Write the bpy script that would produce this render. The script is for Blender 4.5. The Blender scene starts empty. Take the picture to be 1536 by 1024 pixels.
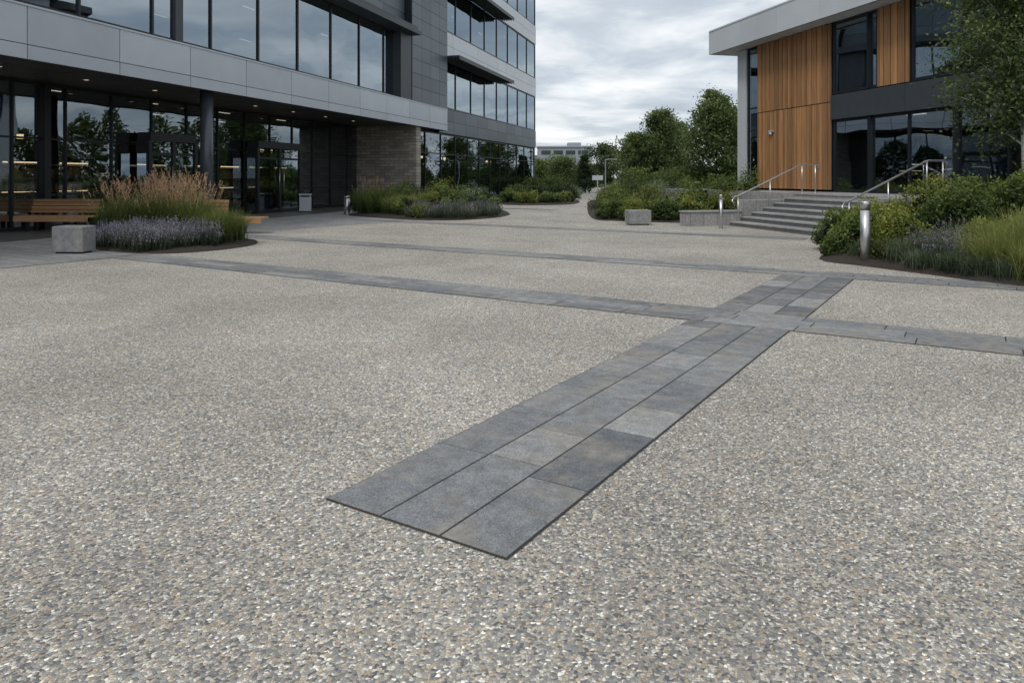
import bpy, math, random
import numpy as np
from mathutils import Vector
random.seed(7)
R = np.random.default_rng(11)
sc = bpy.context.scene
COL = sc.collection

# ------------------------------------------------------------------ node helpers
def new_mat(name):
    m = bpy.data.materials.new(name); m.use_nodes = True
    nt = m.node_tree
    for n in list(nt.nodes): nt.nodes.remove(n)
    out = nt.nodes.new('ShaderNodeOutputMaterial')
    return m, nt, out
def N(nt, t, **kw):
    n = nt.nodes.new(t)
    for k, v in kw.items():
        if k in n.inputs.keys(): n.inputs[k].default_value = v
        else: setattr(n, k, v)
    return n
def L(nt, a, b): nt.links.new(a, b)
def ramp(nt, stops, interp='LINEAR'):
    r = nt.nodes.new('ShaderNodeValToRGB'); cr = r.color_ramp; cr.interpolation = interp
    while len(cr.elements) < len(stops): cr.elements.new(0.5)
    for e, (p, c) in zip(cr.elements, stops):
        e.position = p; e.color = (c[0], c[1], c[2], 1)
    return r
def mixc(nt, fac, a, b, blend='MIX'):
    m = nt.nodes.new('ShaderNodeMix'); m.data_type = 'RGBA'; m.blend_type = blend
    for sock, v in ((m.inputs[0], fac), (m.inputs[6], a), (m.inputs[7], b)):
        if hasattr(v, 'is_output'): nt.links.new(v, sock)
        elif isinstance(v, (int, float)): sock.default_value = v
        else: sock.default_value = (v[0], v[1], v[2], 1)
    return m.outputs[2]
def simple(name, col, rough=.6, metal=0.0, var=.15, scale=3.0, bump=0.0, bscale=40, spec=.5, tintattr=0.0):
    m, nt, out = new_mat(name)
    p = N(nt, 'ShaderNodeBsdfPrincipled', Roughness=rough, Metallic=metal)
    p.inputs['Specular IOR Level'].default_value = spec
    tc = N(nt, 'ShaderNodeTexCoord')
    no = N(nt, 'ShaderNodeTexNoise', Scale=scale, Detail=4.0, Roughness=.6)
    L(nt, tc.outputs['Object'], no.inputs['Vector'])
    r = ramp(nt, [(.3, [c*(1-var) for c in col]), (.7, [min(1, c*(1+var)) for c in col])])
    L(nt, no.outputs['Fac'], r.inputs[0])
    c = r.outputs[0]
    if tintattr:
        at = N(nt, 'ShaderNodeAttribute', attribute_name='tint')
        rr = ramp(nt, [(0, [1-tintattr]*3), (1, [1+tintattr]*3)])
        L(nt, at.outputs['Fac'], rr.inputs[0])
        c = mixc(nt, 1.0, c, rr.outputs[0], 'MULTIPLY')
    L(nt, c, p.inputs['Base Color'])
    mr = N(nt, 'ShaderNodeMapRange'); mr.inputs['To Min'].default_value = rough*.85; mr.inputs['To Max'].default_value = min(1, rough*1.15)
    L(nt, no.outputs['Fac'], mr.inputs['Value']); L(nt, mr.outputs[0], p.inputs['Roughness'])
    if bump:
        nb = N(nt, 'ShaderNodeTexNoise', Scale=bscale, Detail=5.0)
        L(nt, tc.outputs['Object'], nb.inputs['Vector'])
        b = N(nt, 'ShaderNodeBump', Strength=bump, Distance=.01)
        L(nt, nb.outputs['Fac'], b.inputs['Height']); L(nt, b.outputs[0], p.inputs['Normal'])
    L(nt, p.outputs[0], out.inputs[0])
    return m

# ------------------------------------------------------------------ materials
def mat_aggregate():
    m, nt, out = new_mat('exposed_aggregate')
    tc = N(nt, 'ShaderNodeTexCoord')
    nw = N(nt, 'ShaderNodeTexNoise', Scale=70.0, Detail=1.0); nw.noise_dimensions = '2D'
    L(nt, tc.outputs['Object'], nw.inputs['Vector'])
    vm = N(nt, 'ShaderNodeVectorMath', operation='MULTIPLY_ADD')
    vm.inputs[1].default_value = (.010, .010, .0)
    L(nt, nw.outputs['Color'], vm.inputs[0]); L(nt, tc.outputs['Object'], vm.inputs[2])
    S_ = 92.0
    v = N(nt, 'ShaderNodeTexVoronoi', Scale=S_); v.voronoi_dimensions = '2D'
    e = N(nt, 'ShaderNodeTexVoronoi', Scale=S_); e.voronoi_dimensions = '2D'; e.feature = 'DISTANCE_TO_EDGE'
    L(nt, vm.outputs[0], v.inputs['Vector']); L(nt, vm.outputs[0], e.inputs['Vector'])
    sep = N(nt, 'ShaderNodeSeparateColor'); L(nt, v.outputs['Color'], sep.inputs[0])
    k = 1.46
    st = ramp(nt, [(p_, [x*k for x in c_]) for p_, c_ in [(0, (.10, .10, .103)), (.11, (.17, .167, .165)), (.27, (.25, .237, .217)), (.42, (.315, .268, .205)),
                   (.53, (.21, .208, .207)), (.66, (.35, .325, .28)), (.79, (.375, .29, .20)), (.84, (.455, .43, .38)), (.95, (.64, .61, .55))]], 'CONSTANT')
    L(nt, sep.outputs[0], st.inputs[0])
    pr = ramp(nt, [(0, (.8, .8, .8)), (1, (1.2, 1.2, 1.2))]); L(nt, sep.outputs[1], pr.inputs[0])
    c = mixc(nt, 1.0, st.outputs[0], pr.outputs[0], 'MULTIPLY')
    er = ramp(nt, [(.0, (0, 0, 0)), (.095, (1, 1, 1))]); L(nt, e.outputs['Distance'], er.inputs[0])
    c = mixc(nt, er.outputs[0], (.17, .155, .135), c)
    big = N(nt, 'ShaderNodeTexNoise', Scale=.5, Detail=7.0, Roughness=.66); big.noise_dimensions = '2D'; L(nt, tc.outputs['Object'], big.inputs['Vector'])
    br = ramp(nt, [(.28, (.83, .825, .815)), (.72, (1.18, 1.18, 1.17))]); L(nt, big.outputs['Fac'], br.inputs[0])
    c = mixc(nt, 1.0, c, br.outputs[0], 'MULTIPLY')
    p = N(nt, 'ShaderNodeBsdfPrincipled', Roughness=.75)
    p.inputs['Specular IOR Level'].default_value = .4
    L(nt, c, p.inputs['Base Color'])
    hr = ramp(nt, [(0, (0, 0, 0)), (.35, (1, 1, 1))], 'EASE'); L(nt, e.outputs['Distance'], hr.inputs[0])
    b = N(nt, 'ShaderNodeBump', Strength=.6, Distance=.0026)
    L(nt, hr.outputs[0], b.inputs['Height']); L(nt, b.outputs[0], p.inputs['Normal'])
    L(nt, p.outputs[0], out.inputs[0]); return m
def mat_slab(name='granite_slab', k=1.0):
    m, nt, out = new_mat(name)
    tc = N(nt, 'ShaderNodeTexCoord'); at = N(nt, 'ShaderNodeAttribute', attribute_name='tint')
    r = ramp(nt, [(0, (.125*k, .132*k, .142*k)), (.45, (.20*k, .207*k, .214*k)), (.8, (.27*k, .274*k, .275*k)), (1, (.32*k, .32*k, .315*k))])
    L(nt, at.outputs['Fac'], r.inputs[0])
    g = N(nt, 'ShaderNodeTexNoise', Scale=150.0, Detail=3.0, Roughness=.8); L(nt, tc.outputs['Object'], g.inputs['Vector'])
    gr = ramp(nt, [(.34, (.42, .42, .42)), (.66, (1.58, 1.58, 1.58))]); L(nt, g.outputs['Fac'], gr.inputs[0])
    c = mixc(nt, 1.0, r.outputs[0], gr.outputs[0], 'MULTIPLY')
    s = N(nt, 'ShaderNodeTexNoise', Scale=2.4, Detail=9.0, Roughness=.7, Distortion=.9); L(nt, tc.outputs['Object'], s.inputs['Vector'])
    sr = ramp(nt, [(.47, (0, 0, 0)), (.62, (.6, .6, .6))]); L(nt, s.outputs['Fac'], sr.inputs[0])
    c = mixc(nt, sr.outputs[0], c, (.29*k, .262*k, .22*k))
    s2 = N(nt, 'ShaderNodeTexNoise', Scale=8.0, Detail=7.0, Roughness=.72); L(nt, tc.outputs['Object'], s2.inputs['Vector'])
    s2r = ramp(nt, [(.3, (.68, .68, .69)), (.7, (1.3, 1.3, 1.29))]); L(nt, s2.outputs['Fac'], s2r.inputs[0])
    c = mixc(nt, 1.0, c, s2r.outputs[0], 'MULTIPLY')
    p = N(nt, 'ShaderNodeBsdfPrincipled', Roughness=.72); p.inputs['Specular IOR Level'].default_value = .35; L(nt, c, p.inputs['Base Color'])
    b = N(nt, 'ShaderNodeBump', Strength=.5, Distance=.004); L(nt, g.outputs['Fac'], b.inputs['Height']); L(nt, b.outputs[0], p.inputs['Normal'])
    L(nt, p.outputs[0], out.inputs[0]); return m
def mat_brick(name, c1, c2, mortar, scale, bw, rh, ms=.015, axis='XY', bump=.4, rough=.8):
    m, nt, out = new_mat(name)
    tc = N(nt, 'ShaderNodeTexCoord'); vec = tc.outputs['Object']
    if axis != 'XY':
        s = N(nt, 'ShaderNodeSeparateXYZ'); cb = N(nt, 'ShaderNodeCombineXYZ'); L(nt, vec, s.inputs[0])
        L(nt, s.outputs[axis[0]], cb.inputs[0]); L(nt, s.outputs[axis[1]], cb.inputs[1]); vec = cb.outputs[0]
    br = N(nt, 'ShaderNodeTexBrick', Scale=scale); br.inputs['Brick Width'].default_value = bw; br.inputs['Row Height'].default_value = rh
    br.inputs['Mortar Size'].default_value = ms; br.inputs['Bias'].default_value = 0
    br.inputs['Color1'].default_value = (*c1, 1); br.inputs['Color2'].default_value = (*c2, 1); br.inputs['Mortar'].default_value = (*mortar, 1)
    L(nt, vec, br.inputs['Vector'])
    g = N(nt, 'ShaderNodeTexNoise', Scale=12.0, Detail=6.0, Roughness=.7); L(nt, tc.outputs['Object'], g.inputs['Vector'])
    gr = ramp(nt, [(.3, (.72, .72, .72)), (.7, (1.25, 1.25, 1.25))]); L(nt, g.outputs['Fac'], gr.inputs[0])
    c = mixc(nt, 1.0, br.outputs['Color'], gr.outputs[0], 'MULTIPLY')
    p = N(nt, 'ShaderNodeBsdfPrincipled', Roughness=rough); L(nt, c, p.inputs['Base Color'])
    b = N(nt, 'ShaderNodeBump', Strength=bump, Distance=.01); b.invert = True
    L(nt, br.outputs['Fac'], b.inputs['Height']); L(nt, b.outputs[0], p.inputs['Normal'])
    L(nt, p.outputs[0], out.inputs[0]); return m
def mat_glass(name, tint=(.42, .5, .54), refl=(.66, .76, .84), base=.2, boost=1.0):
    m, nt, out = new_mat(name)
    tr = N(nt, 'ShaderNodeBsdfTransparent'); tr.inputs[0].default_value = (*tint, 1)
    gl = N(nt, 'ShaderNodeBsdfGlossy', Roughness=.012); gl.inputs[0].default_value = (*refl, 1)
    tc = N(nt, 'ShaderNodeTexCoord')
    no = N(nt, 'ShaderNodeTexNoise', Scale=.6, Detail=1.0); L(nt, tc.outputs['Object'], no.inputs['Vector'])
    b = N(nt, 'ShaderNodeBump', Strength=.3, Distance=.03); L(nt, no.outputs['Fac'], b.inputs['Height']); L(nt, b.outputs[0], gl.inputs['Normal'])
    f = N(nt, 'ShaderNodeFresnel', IOR=1.5)
    mr = N(nt, 'ShaderNodeMapRange'); mr.inputs['To Min'].default_value = base; mr.inputs['To Max'].default_value = boost
    L(nt, f.outputs[0], mr.inputs['Value'])
    mx = N(nt, 'ShaderNodeMixShader'); L(nt, mr.outputs[0], mx.inputs[0]); L(nt, tr.outputs[0], mx.inputs[1]); L(nt, gl.outputs[0], mx.inputs[2])
    L(nt, mx.outputs[0], out.inputs[0]); return m
def mat_wood(name, a, b_, axis_scale=(30, 30, 1.2), tintv=.3):
    m, nt, out = new_mat(name)
    tc = N(nt, 'ShaderNodeTexCoord'); mp = N(nt, 'ShaderNodeMapping'); mp.inputs['Scale'].default_value = axis_scale
    L(nt, tc.outputs['Object'], mp.inputs[0])
    no = N(nt, 'ShaderNodeTexNoise', Scale=1.0, Detail=6.0, Roughness=.6, Distortion=.4); L(nt, mp.outputs[0], no.inputs['Vector'])
    r = ramp(nt, [(.3, a), (.7, b_)]); L(nt, no.outputs['Fac'], r.inputs[0])
    at = N(nt, 'ShaderNodeAttribute', attribute_name='tint')
    rr = ramp(nt, [(0, [1-tintv]*3), (1, [1+tintv]*3)]); L(nt, at.outputs['Fac'], rr.inputs[0])
    c = mixc(nt, 1.0, r.outputs[0], rr.outputs[0], 'MULTIPLY')
    p = N(nt, 'ShaderNodeBsdfPrincipled', Roughness=.65); L(nt, c, p.inputs['Base Color'])
    b = N(nt, 'ShaderNodeBump', Strength=.2, Distance=.005); L(nt, no.outputs['Fac'], b.inputs['Height']); L(nt, b.outputs[0], p.inputs['Normal'])
    L(nt, p.outputs[0], out.inputs[0]); return m
LK = 1.65
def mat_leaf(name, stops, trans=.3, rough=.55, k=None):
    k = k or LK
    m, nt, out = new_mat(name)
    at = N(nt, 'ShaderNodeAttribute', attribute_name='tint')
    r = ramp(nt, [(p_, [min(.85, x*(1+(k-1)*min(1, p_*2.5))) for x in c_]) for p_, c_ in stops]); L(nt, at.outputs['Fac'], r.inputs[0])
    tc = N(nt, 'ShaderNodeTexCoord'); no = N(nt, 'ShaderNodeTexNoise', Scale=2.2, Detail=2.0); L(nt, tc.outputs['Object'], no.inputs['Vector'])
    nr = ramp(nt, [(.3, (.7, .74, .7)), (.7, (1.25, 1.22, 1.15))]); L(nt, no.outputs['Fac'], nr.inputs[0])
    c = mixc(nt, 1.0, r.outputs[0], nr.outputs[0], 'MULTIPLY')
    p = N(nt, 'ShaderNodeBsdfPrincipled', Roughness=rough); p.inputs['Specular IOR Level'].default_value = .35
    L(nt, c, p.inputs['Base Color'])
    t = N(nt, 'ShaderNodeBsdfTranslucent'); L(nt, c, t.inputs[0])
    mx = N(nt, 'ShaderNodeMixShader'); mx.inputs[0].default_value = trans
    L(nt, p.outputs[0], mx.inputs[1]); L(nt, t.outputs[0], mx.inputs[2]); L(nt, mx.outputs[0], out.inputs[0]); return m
def mat_emit(name, col, s):
    m, nt, out = new_mat(name); e = N(nt, 'ShaderNodeEmission', Strength=s); e.inputs[0].default_value = (*col, 1)
    L(nt, e.outputs[0], out.inputs[0]); return m

M = {}
M['agg'] = mat_aggregate()
M['slab'] = mat_slab()
M['joint'] = simple('paving_joint', (.035, .033, .03), .9)
M['pavers'] = mat_brick('concrete_pavers', (.24, .24, .24), (.32, .315, .305), (.11, .105, .1), 1.0, .6, .3, .008, bump=.2)
M['grassland'] = simple('distant_grass', (.06, .085, .035), .9, var=.3, scale=.3)
M['soil'] = simple('bark_mulch', (.035, .026, .02), .95, var=.5, scale=30, bump=1.0, bscale=60)
M['stone_wall'] = mat_brick('stone_masonry', (.44, .40, .345), (.25, .225, .195), (.12, .11, .1), 1.0, .55, .16, .01, axis='YZ', bump=.7)
M['metal_light'] = simple('light_metal_panel', (.45, .485, .53), .38, .3, .06, .8, tintattr=.07)
M['metal_pale'] = simple('pale_metal_panel', (.58, .61, .64), .4, .2, .05, .8, tintattr=.06)
M['metal_dark'] = simple('slate_metal_panel', (.095, .118, .137), .42, .3, .1, .8, tintattr=.24)
M['frame'] = simple('dark_window_frame', (.022, .026, .03), .4, .4, .1)
M['charcoal'] = simple('charcoal_cladding', (.05, .06, .07), .5, .2, .1, tintattr=.1)
M['soffit'] = simple('dark_soffit', (.065, .065, .066), .5, 0, .15, tintattr=.15)
M['soffit_pale'] = simple('pale_soffit', (.5, .52, .54), .6)
M['column'] = simple('column_paint', (.075, .09, .105), .35, .3, .08)
M['steel'] = simple('stainless_steel', (.55, .55, .55), .33, .9, .08)
M['granite'] = mat_slab('granite_block', 1.1)
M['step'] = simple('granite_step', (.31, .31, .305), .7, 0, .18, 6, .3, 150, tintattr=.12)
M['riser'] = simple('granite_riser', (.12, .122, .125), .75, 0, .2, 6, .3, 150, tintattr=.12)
M['terrace'] = mat_brick('terrace_paving', (.29, .285, .28), (.35, .34, .33), (.13, .13, .13), 1.0, .9, .45, .008, bump=.2)
M['cedar'] = mat_wood('cedar_cladding', (.23, .112, .046), (.42, .225, .10), (26, 26, 1.0), .3)
M['bench_wood'] = mat_wood('bench_timber', (.38, .21, .10), (.55, .33, .17), (1.5, 30, 30), .25)
M['glass'] = mat_glass('facade_glass', tint=(.58, .63, .64), base=.24)
M['glass_up'] = mat_glass('upper_glass', tint=(.25, .31, .34), refl=(.62, .72, .80), base=.42)
M['glass_r'] = mat_glass('clear_blue_glass', tint=(.50, .60, .68), refl=(.7, .8, .9), base=.4)
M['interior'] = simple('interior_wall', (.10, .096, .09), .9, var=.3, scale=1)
M['int_pale'] = simple('window_brightening_pale', (.55, .57, .6), .9, var=.1, scale=1)  # for the added pale surfaces that brighten the right building's upper windows
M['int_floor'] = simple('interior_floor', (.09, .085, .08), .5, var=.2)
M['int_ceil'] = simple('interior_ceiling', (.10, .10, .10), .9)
M['shelf'] = simple('interior_shelf_timber', (.34, .25, .15), .7, var=.3, tintattr=.6)
M['warm'] = mat_emit('warm_lamp', (1, .74, .46), 1.7)
M['cool'] = mat_emit('ceiling_lamp', (1, .86, .66), 1.0)
M['down'] = mat_emit('downlight_lamp', (1, .86, .66), .55)
M['render'] = simple('pale_render', (.30, .325, .36), .8, var=.08)
M['bark'] = simple('grey_bark', (.13, .115, .10), .9, var=.35, scale=12, bump=.8, bscale=30)
M['birch'] = simple('birch_bark', (.58, .56, .52), .85, var=.45, scale=14, bump=.5, bscale=30)
G = lambda a, b, c, d: [(0, a), (.4, b), (.75, c), (1, d)]
M['leaf_green'] = mat_leaf('shrub_leaf', G((.012, .024, .008), (.042, .064, .017), (.092, .125, .032), (.15, .18, .05)))
M['leaf_dark'] = mat_leaf('dark_leaf', G((.008, .018, .008), (.026, .044, .017), (.053, .078, .028), (.09, .12, .045)), k=1.5)
M['leaf_lime'] = mat_leaf('lime_leaf', G((.02, .034, .008), (.072, .09, .02), (.145, .165, .036), (.23, .245, .065)), k=1.5)
M['leaf_tree'] = mat_leaf('tree_leaf', G((.016, .03, .012), (.048, .072, .026), (.09, .12, .042), (.145, .175, .066)), .35)
M['leaf_silver'] = mat_leaf('silver_leaf', G((.03, .04, .03), (.075, .10, .06), (.14, .17, .10), (.21, .24, .16)), k=1.35)
M['grass'] = mat_leaf('ornamental_grass', [(0, (.02, .035, .01)), (.35, (.062, .092, .022)), (.6, (.13, .155, .045)), (.76, (.29, .185, .12)), (1, (.44, .285, .205))], k=1.45)
M['grass_y'] = mat_leaf('yellow_grass', [(0, (.02, .035, .01)), (.4, (.09, .115, .03)), (.8, (.20, .22, .065)), (1, (.32, .32, .14))], k=1.45)
M['lavender'] = mat_leaf('lavender', [(0, (.02, .03, .018)), (.45, (.085, .105, .07)), (.6, (.14, .15, .13)), (.75, (.20, .18, .27)), (1, (.34, .305, .42))], k=1.4)
M['white_flower'] = mat_leaf('white_flower', [(0, (.02, .035, .01)), (.5, (.06, .09, .03)), (.8, (.1, .13, .05)), (.85, (.7, .68, .66)), (1, (.8, .8, .78))], k=1.2)
M['dry_leaf'] = mat_leaf('dry_leaf', [(0, (.10, .07, .03)), (.5, (.2, .15, .05)), (1, (.12, .14, .04))], k=1.0)

# ------------------------------------------------------------------ mesh helpers
class Part:
    def __init__(s): s.v = []; s.f = []; s.t = []
    def box(s, x0, x1, y0, y1, z0, z1, t=None):
        n = len(s.v); t = random.random() if t is None else t
        s.v += [(x0,y0,z0),(x1,y0,z0),(x1,y1,z0),(x0,y1,z0),(x0,y0,z1),(x1,y0,z1),(x1,y1,z1),(x0,y1,z1)]
        for q in ((0,3,2,1),(4,5,6,7),(0,1,5,4),(1,2,6,5),(2,3,7,6),(3,0,4,7)):
            s.f.append(tuple(n+i for i in q)); s.t.append(t)
    def chbox(s, x0, x1, y0, y1, z0, z1, b, t=None):
        n = len(s.v); t = random.random() if t is None else t
        s.v += [(x0,y0,z0),(x1,y0,z0),(x1,y1,z0),(x0,y1,z0),(x0,y0,z1-b),(x1,y0,z1-b),(x1,y1,z1-b),(x0,y1,z1-b),
                (x0+b,y0+b,z1),(x1-b,y0+b,z1),(x1-b,y1-b,z1),(x0+b,y1-b,z1)]
        for q in ((0,3,2,1),(0,1,5,4),(1,2,6,5),(2,3,7,6),(3,0,4,7),(4,5,9,8),(5,6,10,9),(6,7,11,10),(7,4,8,11),(8,9,10,11)):
            s.f.append(tuple(n+i for i in q)); s.t.append(t)
    def quad(s, pts, t=.5):
        n = len(s.v); s.v += list(pts); s.f.append(tuple(range(n, n+len(pts)))); s.t.append(t)
    def tube(s, pts, rad, sides=10, cap=True, t=.5):
        pts = [Vector(p) for p in pts]; n0 = len(s.v)
        for i, p in enumerate(pts):
            d = (pts[min(i+1, len(pts)-1)] - pts[max(i-1, 0)]).normalized()
            up = Vector((0, 0, 1)) if abs(d.z) < .95 else Vector((1, 0, 0))
            a = d.cross(up).normalized(); b = d.cross(a).normalized()
            r = rad[i] if hasattr(rad, '__len__') else rad
            for k in range(sides):
                th = 2*math.pi*k/sides
                s.v.append(tuple(p + a*r*math.cos(th) + b*r*math.sin(th)))
        for i in range(len(pts)-1):
            for k in range(sides):
                k2 = (k+1) % sides
                s.f.append((n0+i*sides+k, n0+i*sides+k2, n0+(i+1)*sides+k2, n0+(i+1)*sides+k)); s.t.append(t)
        if cap:
            s.f.append(tuple(n0+k for k in range(sides))[::-1]); s.t.append(t)
            s.f.append(tuple(n0+(len(pts)-1)*sides+k for k in range(sides))); s.t.append(t)
    def done(s, name, mat, parent=None, smooth=False, loc=None, rot=None):
        me = bpy.data.meshes.new(name); me.from_pydata(s.v, [], s.f)
        a = me.attributes.new('tint', 'FLOAT', 'FACE'); a.data.foreach_set('value', s.t)
        me.materials.append(mat); me.update()
        if smooth:
            me.polygons.foreach_set('use_smooth', [len(p.vertices) == 4 for p in me.polygons])
        o = bpy.data.objects.new(name, me); COL.objects.link(o)
        if parent: o.parent = parent
        if loc: o.location = loc
        if rot is not None: o.rotation_euler = (0, 0, rot)
        return o
def empty(name, loc=(0, 0, 0), rot=0):
    e = bpy.data.objects.new(name, None); e.location = loc; e.rotation_euler = (0, 0, rot); COL.objects.link(e); e.empty_display_size = .5
    return e

# ------------------------------------------------------------------ foliage
def unit(n):
    a = R.normal(size=(n, 3)); return a/np.linalg.norm(a, axis=1)[:, None]
def leaf_arrays(P, Ln, ratio=.55, up=0.0):
    n = len(P); a = unit(n); a[:, 2] += up; a /= np.linalg.norm(a, axis=1)[:, None]
    b = np.cross(a, unit(n)); b /= np.linalg.norm(b, axis=1)[:, None] + 1e-9
    Ln = np.broadcast_to(np.asarray(Ln, float), (n,))[:, None]
    V = np.stack([P, P+a*Ln*.5+b*Ln*ratio*.5, P+a*Ln, P+a*Ln*.5-b*Ln*ratio*.5], axis=1).reshape(-1, 3)
    F = np.arange(4*n).reshape(-1, 4)
    return V, F
def blade_arrays(B, H, W, lean, droop=.35, seg=4):
    n = len(B); ang = R.uniform(0, 2*math.pi, n); dx = np.stack([np.cos(ang), np.sin(ang), np.zeros(n)], 1)
    side = np.stack([-np.sin(ang+R.normal(0, .8, n)), np.cos(ang+R.normal(0, .8, n)), np.zeros(n)], 1)
    V = []; 
    for i in range(seg+1):
        t = i/seg
        c = B + dx*(lean*H*t**1.8)[:, None] + np.array([0, 0, 1])*(H*(t - droop*lean*t**3))[:, None]
        w = (W*(1-t)**.6*.5 + .0006)[:, None] if t < 1 else np.full((n, 1), .0008)
        V += [c-side*w, c+side*w]
    tip = c
    V = np.stack(V, 1)
    k = 2*(seg+1); base = (np.arange(n)*k)[:, None]
    F = np.concatenate([base+np.array([[2*i, 2*i+1, 2*i+3, 2*i+2]]) for i in range(seg)], 1).reshape(-1, 4)
    tt = np.tile((np.arange(seg)+.5)/seg, n)
    return V.reshape(-1, 3), F, tt, tip, dx
def fol_obj(name, chunks, mat, extra=None, parent=None):
    Vs = []; Fs = []; Ts = []; o = 0
    for (V, F, T) in chunks:
        Vs.append(V); Fs.append(F+o); Ts.append(np.broadcast_to(T, (len(F),))); o += len(V)
    V = np.concatenate(Vs); F = np.concatenate(Fs); T = np.clip(np.concatenate(Ts), 0, 1).astype(np.float32)
    me = bpy.data.meshes.new(name); me.from_pydata(V, [], F)
    a = me.attributes.new('tint', 'FLOAT', 'FACE'); a.data.foreach_set('value', T)
    me.materials.append(mat); me.update()
    ob = bpy.data.objects.new(name, me); COL.objects.link(ob)
    if parent: ob.parent = parent
    return ob
def shrub(name, x, y, z, rx, ry, rz, n, ls, mat, up=.3, clumps=None, tmax=1.0, flower=0):
    k = clumps or int(9 + 8*rx*ry)
    d = unit(k); d[:, 2] = np.abs(d[:, 2])*1.1 - .12
    cc = d*R.uniform(.45, .78, (k, 1)); cr = R.uniform(.26, .46, k)
    ci = R.integers(0, k, n)
    dd = unit(n); rad = cr[ci]*R.uniform(.25, 1.0, n)**.4*np.where(R.random(n) < .08, 1.3, 1)
    P = cc[ci] + dd*rad[:, None]
    P[:, 2] = np.where(P[:, 2] < 0, -P[:, 2]*.3, P[:, 2])
    ct = R.normal(0, .09, k)
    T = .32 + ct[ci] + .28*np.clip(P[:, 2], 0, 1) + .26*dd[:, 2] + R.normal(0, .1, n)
    if flower: T = np.where(R.random(n) < flower*(P[:, 2] > .4), .95, np.minimum(T, .78))
    P = P*np.array([rx, ry, rz]) + np.array([x, y, z])
    V, F = leaf_arrays(P, R.uniform(.7, 1.3, n)*ls, up=up)
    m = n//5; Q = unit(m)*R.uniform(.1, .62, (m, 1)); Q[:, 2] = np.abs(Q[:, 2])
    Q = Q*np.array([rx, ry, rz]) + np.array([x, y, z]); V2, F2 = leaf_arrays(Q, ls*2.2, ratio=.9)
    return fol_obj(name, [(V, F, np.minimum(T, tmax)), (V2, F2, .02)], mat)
def grass_clump(name, spots, n, h, mat, w=.012, lean=.45, plume=0.0, spread=.25, tip_t=.62):
    ch = []
    for (x, y, z, s) in spots:
        B = np.stack([x+R.normal(0, spread*s*.5, n), y+R.normal(0, spread*s*.5, n), np.full(n, z)], 1)
        H = h*s*R.uniform(.55, 1.0, n); ln = R.uniform(.05, lean, n)
        V, F, tt, tip, dx = blade_arrays(B, H, np.full(n, w), ln)
        T = tip_t*tt + np.repeat(R.normal(0, .09, n), 4)
        ch.append((V, F, T))
        if plume > 0:
            m = int(n*plume); idx = R.choice(n, m, replace=False)
            Bp = B[idx]; Hp = h*s*R.uniform(.85, 1.36, m); lp = R.uniform(.02, lean*.6, m)
            V, F, tt, tip, dx = blade_arrays(Bp, Hp, np.full(m, .004), lp); ch.append((V, F, .45+.25*tt))
            reps = 16
            tpos = R.uniform(-.20, .0, (m, reps))
            PP = tip[:, None, :] + tpos[:, :, None]*np.array([0, 0, 1.0]) - dx[:, None, :]*(-tpos[:, :, None])*.35 + R.normal(0, .005, (m, reps, 3))
            V, F = leaf_arrays(PP.reshape(-1, 3), .042, ratio=.3, up=1.8)
            ch.append((V, F, R.uniform(.70, 1.0, len(F))))
    return fol_obj(name, ch, mat)
def lavender(name, spots, n, h, mat=None, flower=.75):
    ch = []
    for (x, y, z, s) in spots:
        r = .30*s
        a = R.uniform(0, 2*math.pi, n); q = np.sqrt(R.random(n))*r
        B = np.stack([x+q*np.cos(a), y+q*np.sin(a), np.full(n, z)], 1)
        H = h*s*R.uniform(.6, 1.1, n)*(1-.3*(q/r)**2)
        V, F, tt, tip, dx = blade_arrays(B, H, np.full(n, .009), R.uniform(.05, .5, n)); ch.append((V, F, .55*tt+np.repeat(R.normal(0, .06, n), 4)))
        m = max(1, int(n*flower*R.uniform(.5, 1))); reps = 7
        PP = tip[:m, None, :] + np.stack([R.normal(0, .006, (m, reps)), R.normal(0, .006, (m, reps)), R.uniform(-.10, .02, (m, reps))], 2)
        V, F = leaf_arrays(PP.reshape(-1, 3), .024, ratio=.6, up=.7); ch.append((V, F, R.uniform(.60, 1, len(F))))
        m = n*2
        Q = unit(m)*R.uniform(.3, 1, (m, 1))*np.array([r*1.05, r*1.05, h*s*.66]); Q[:, 2] = np.abs(Q[:, 2]); 
        V, F = leaf_arrays(Q+np.array([x, y, z]), .045, ratio=.35, up=.9); ch.append((V, F, .15+.4*np.clip(Q[:, 2]/(h*s*.6), 0, 1)+R.normal(0, .08, m)))
    return fol_obj(name, ch, mat or M['lavender'])
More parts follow.
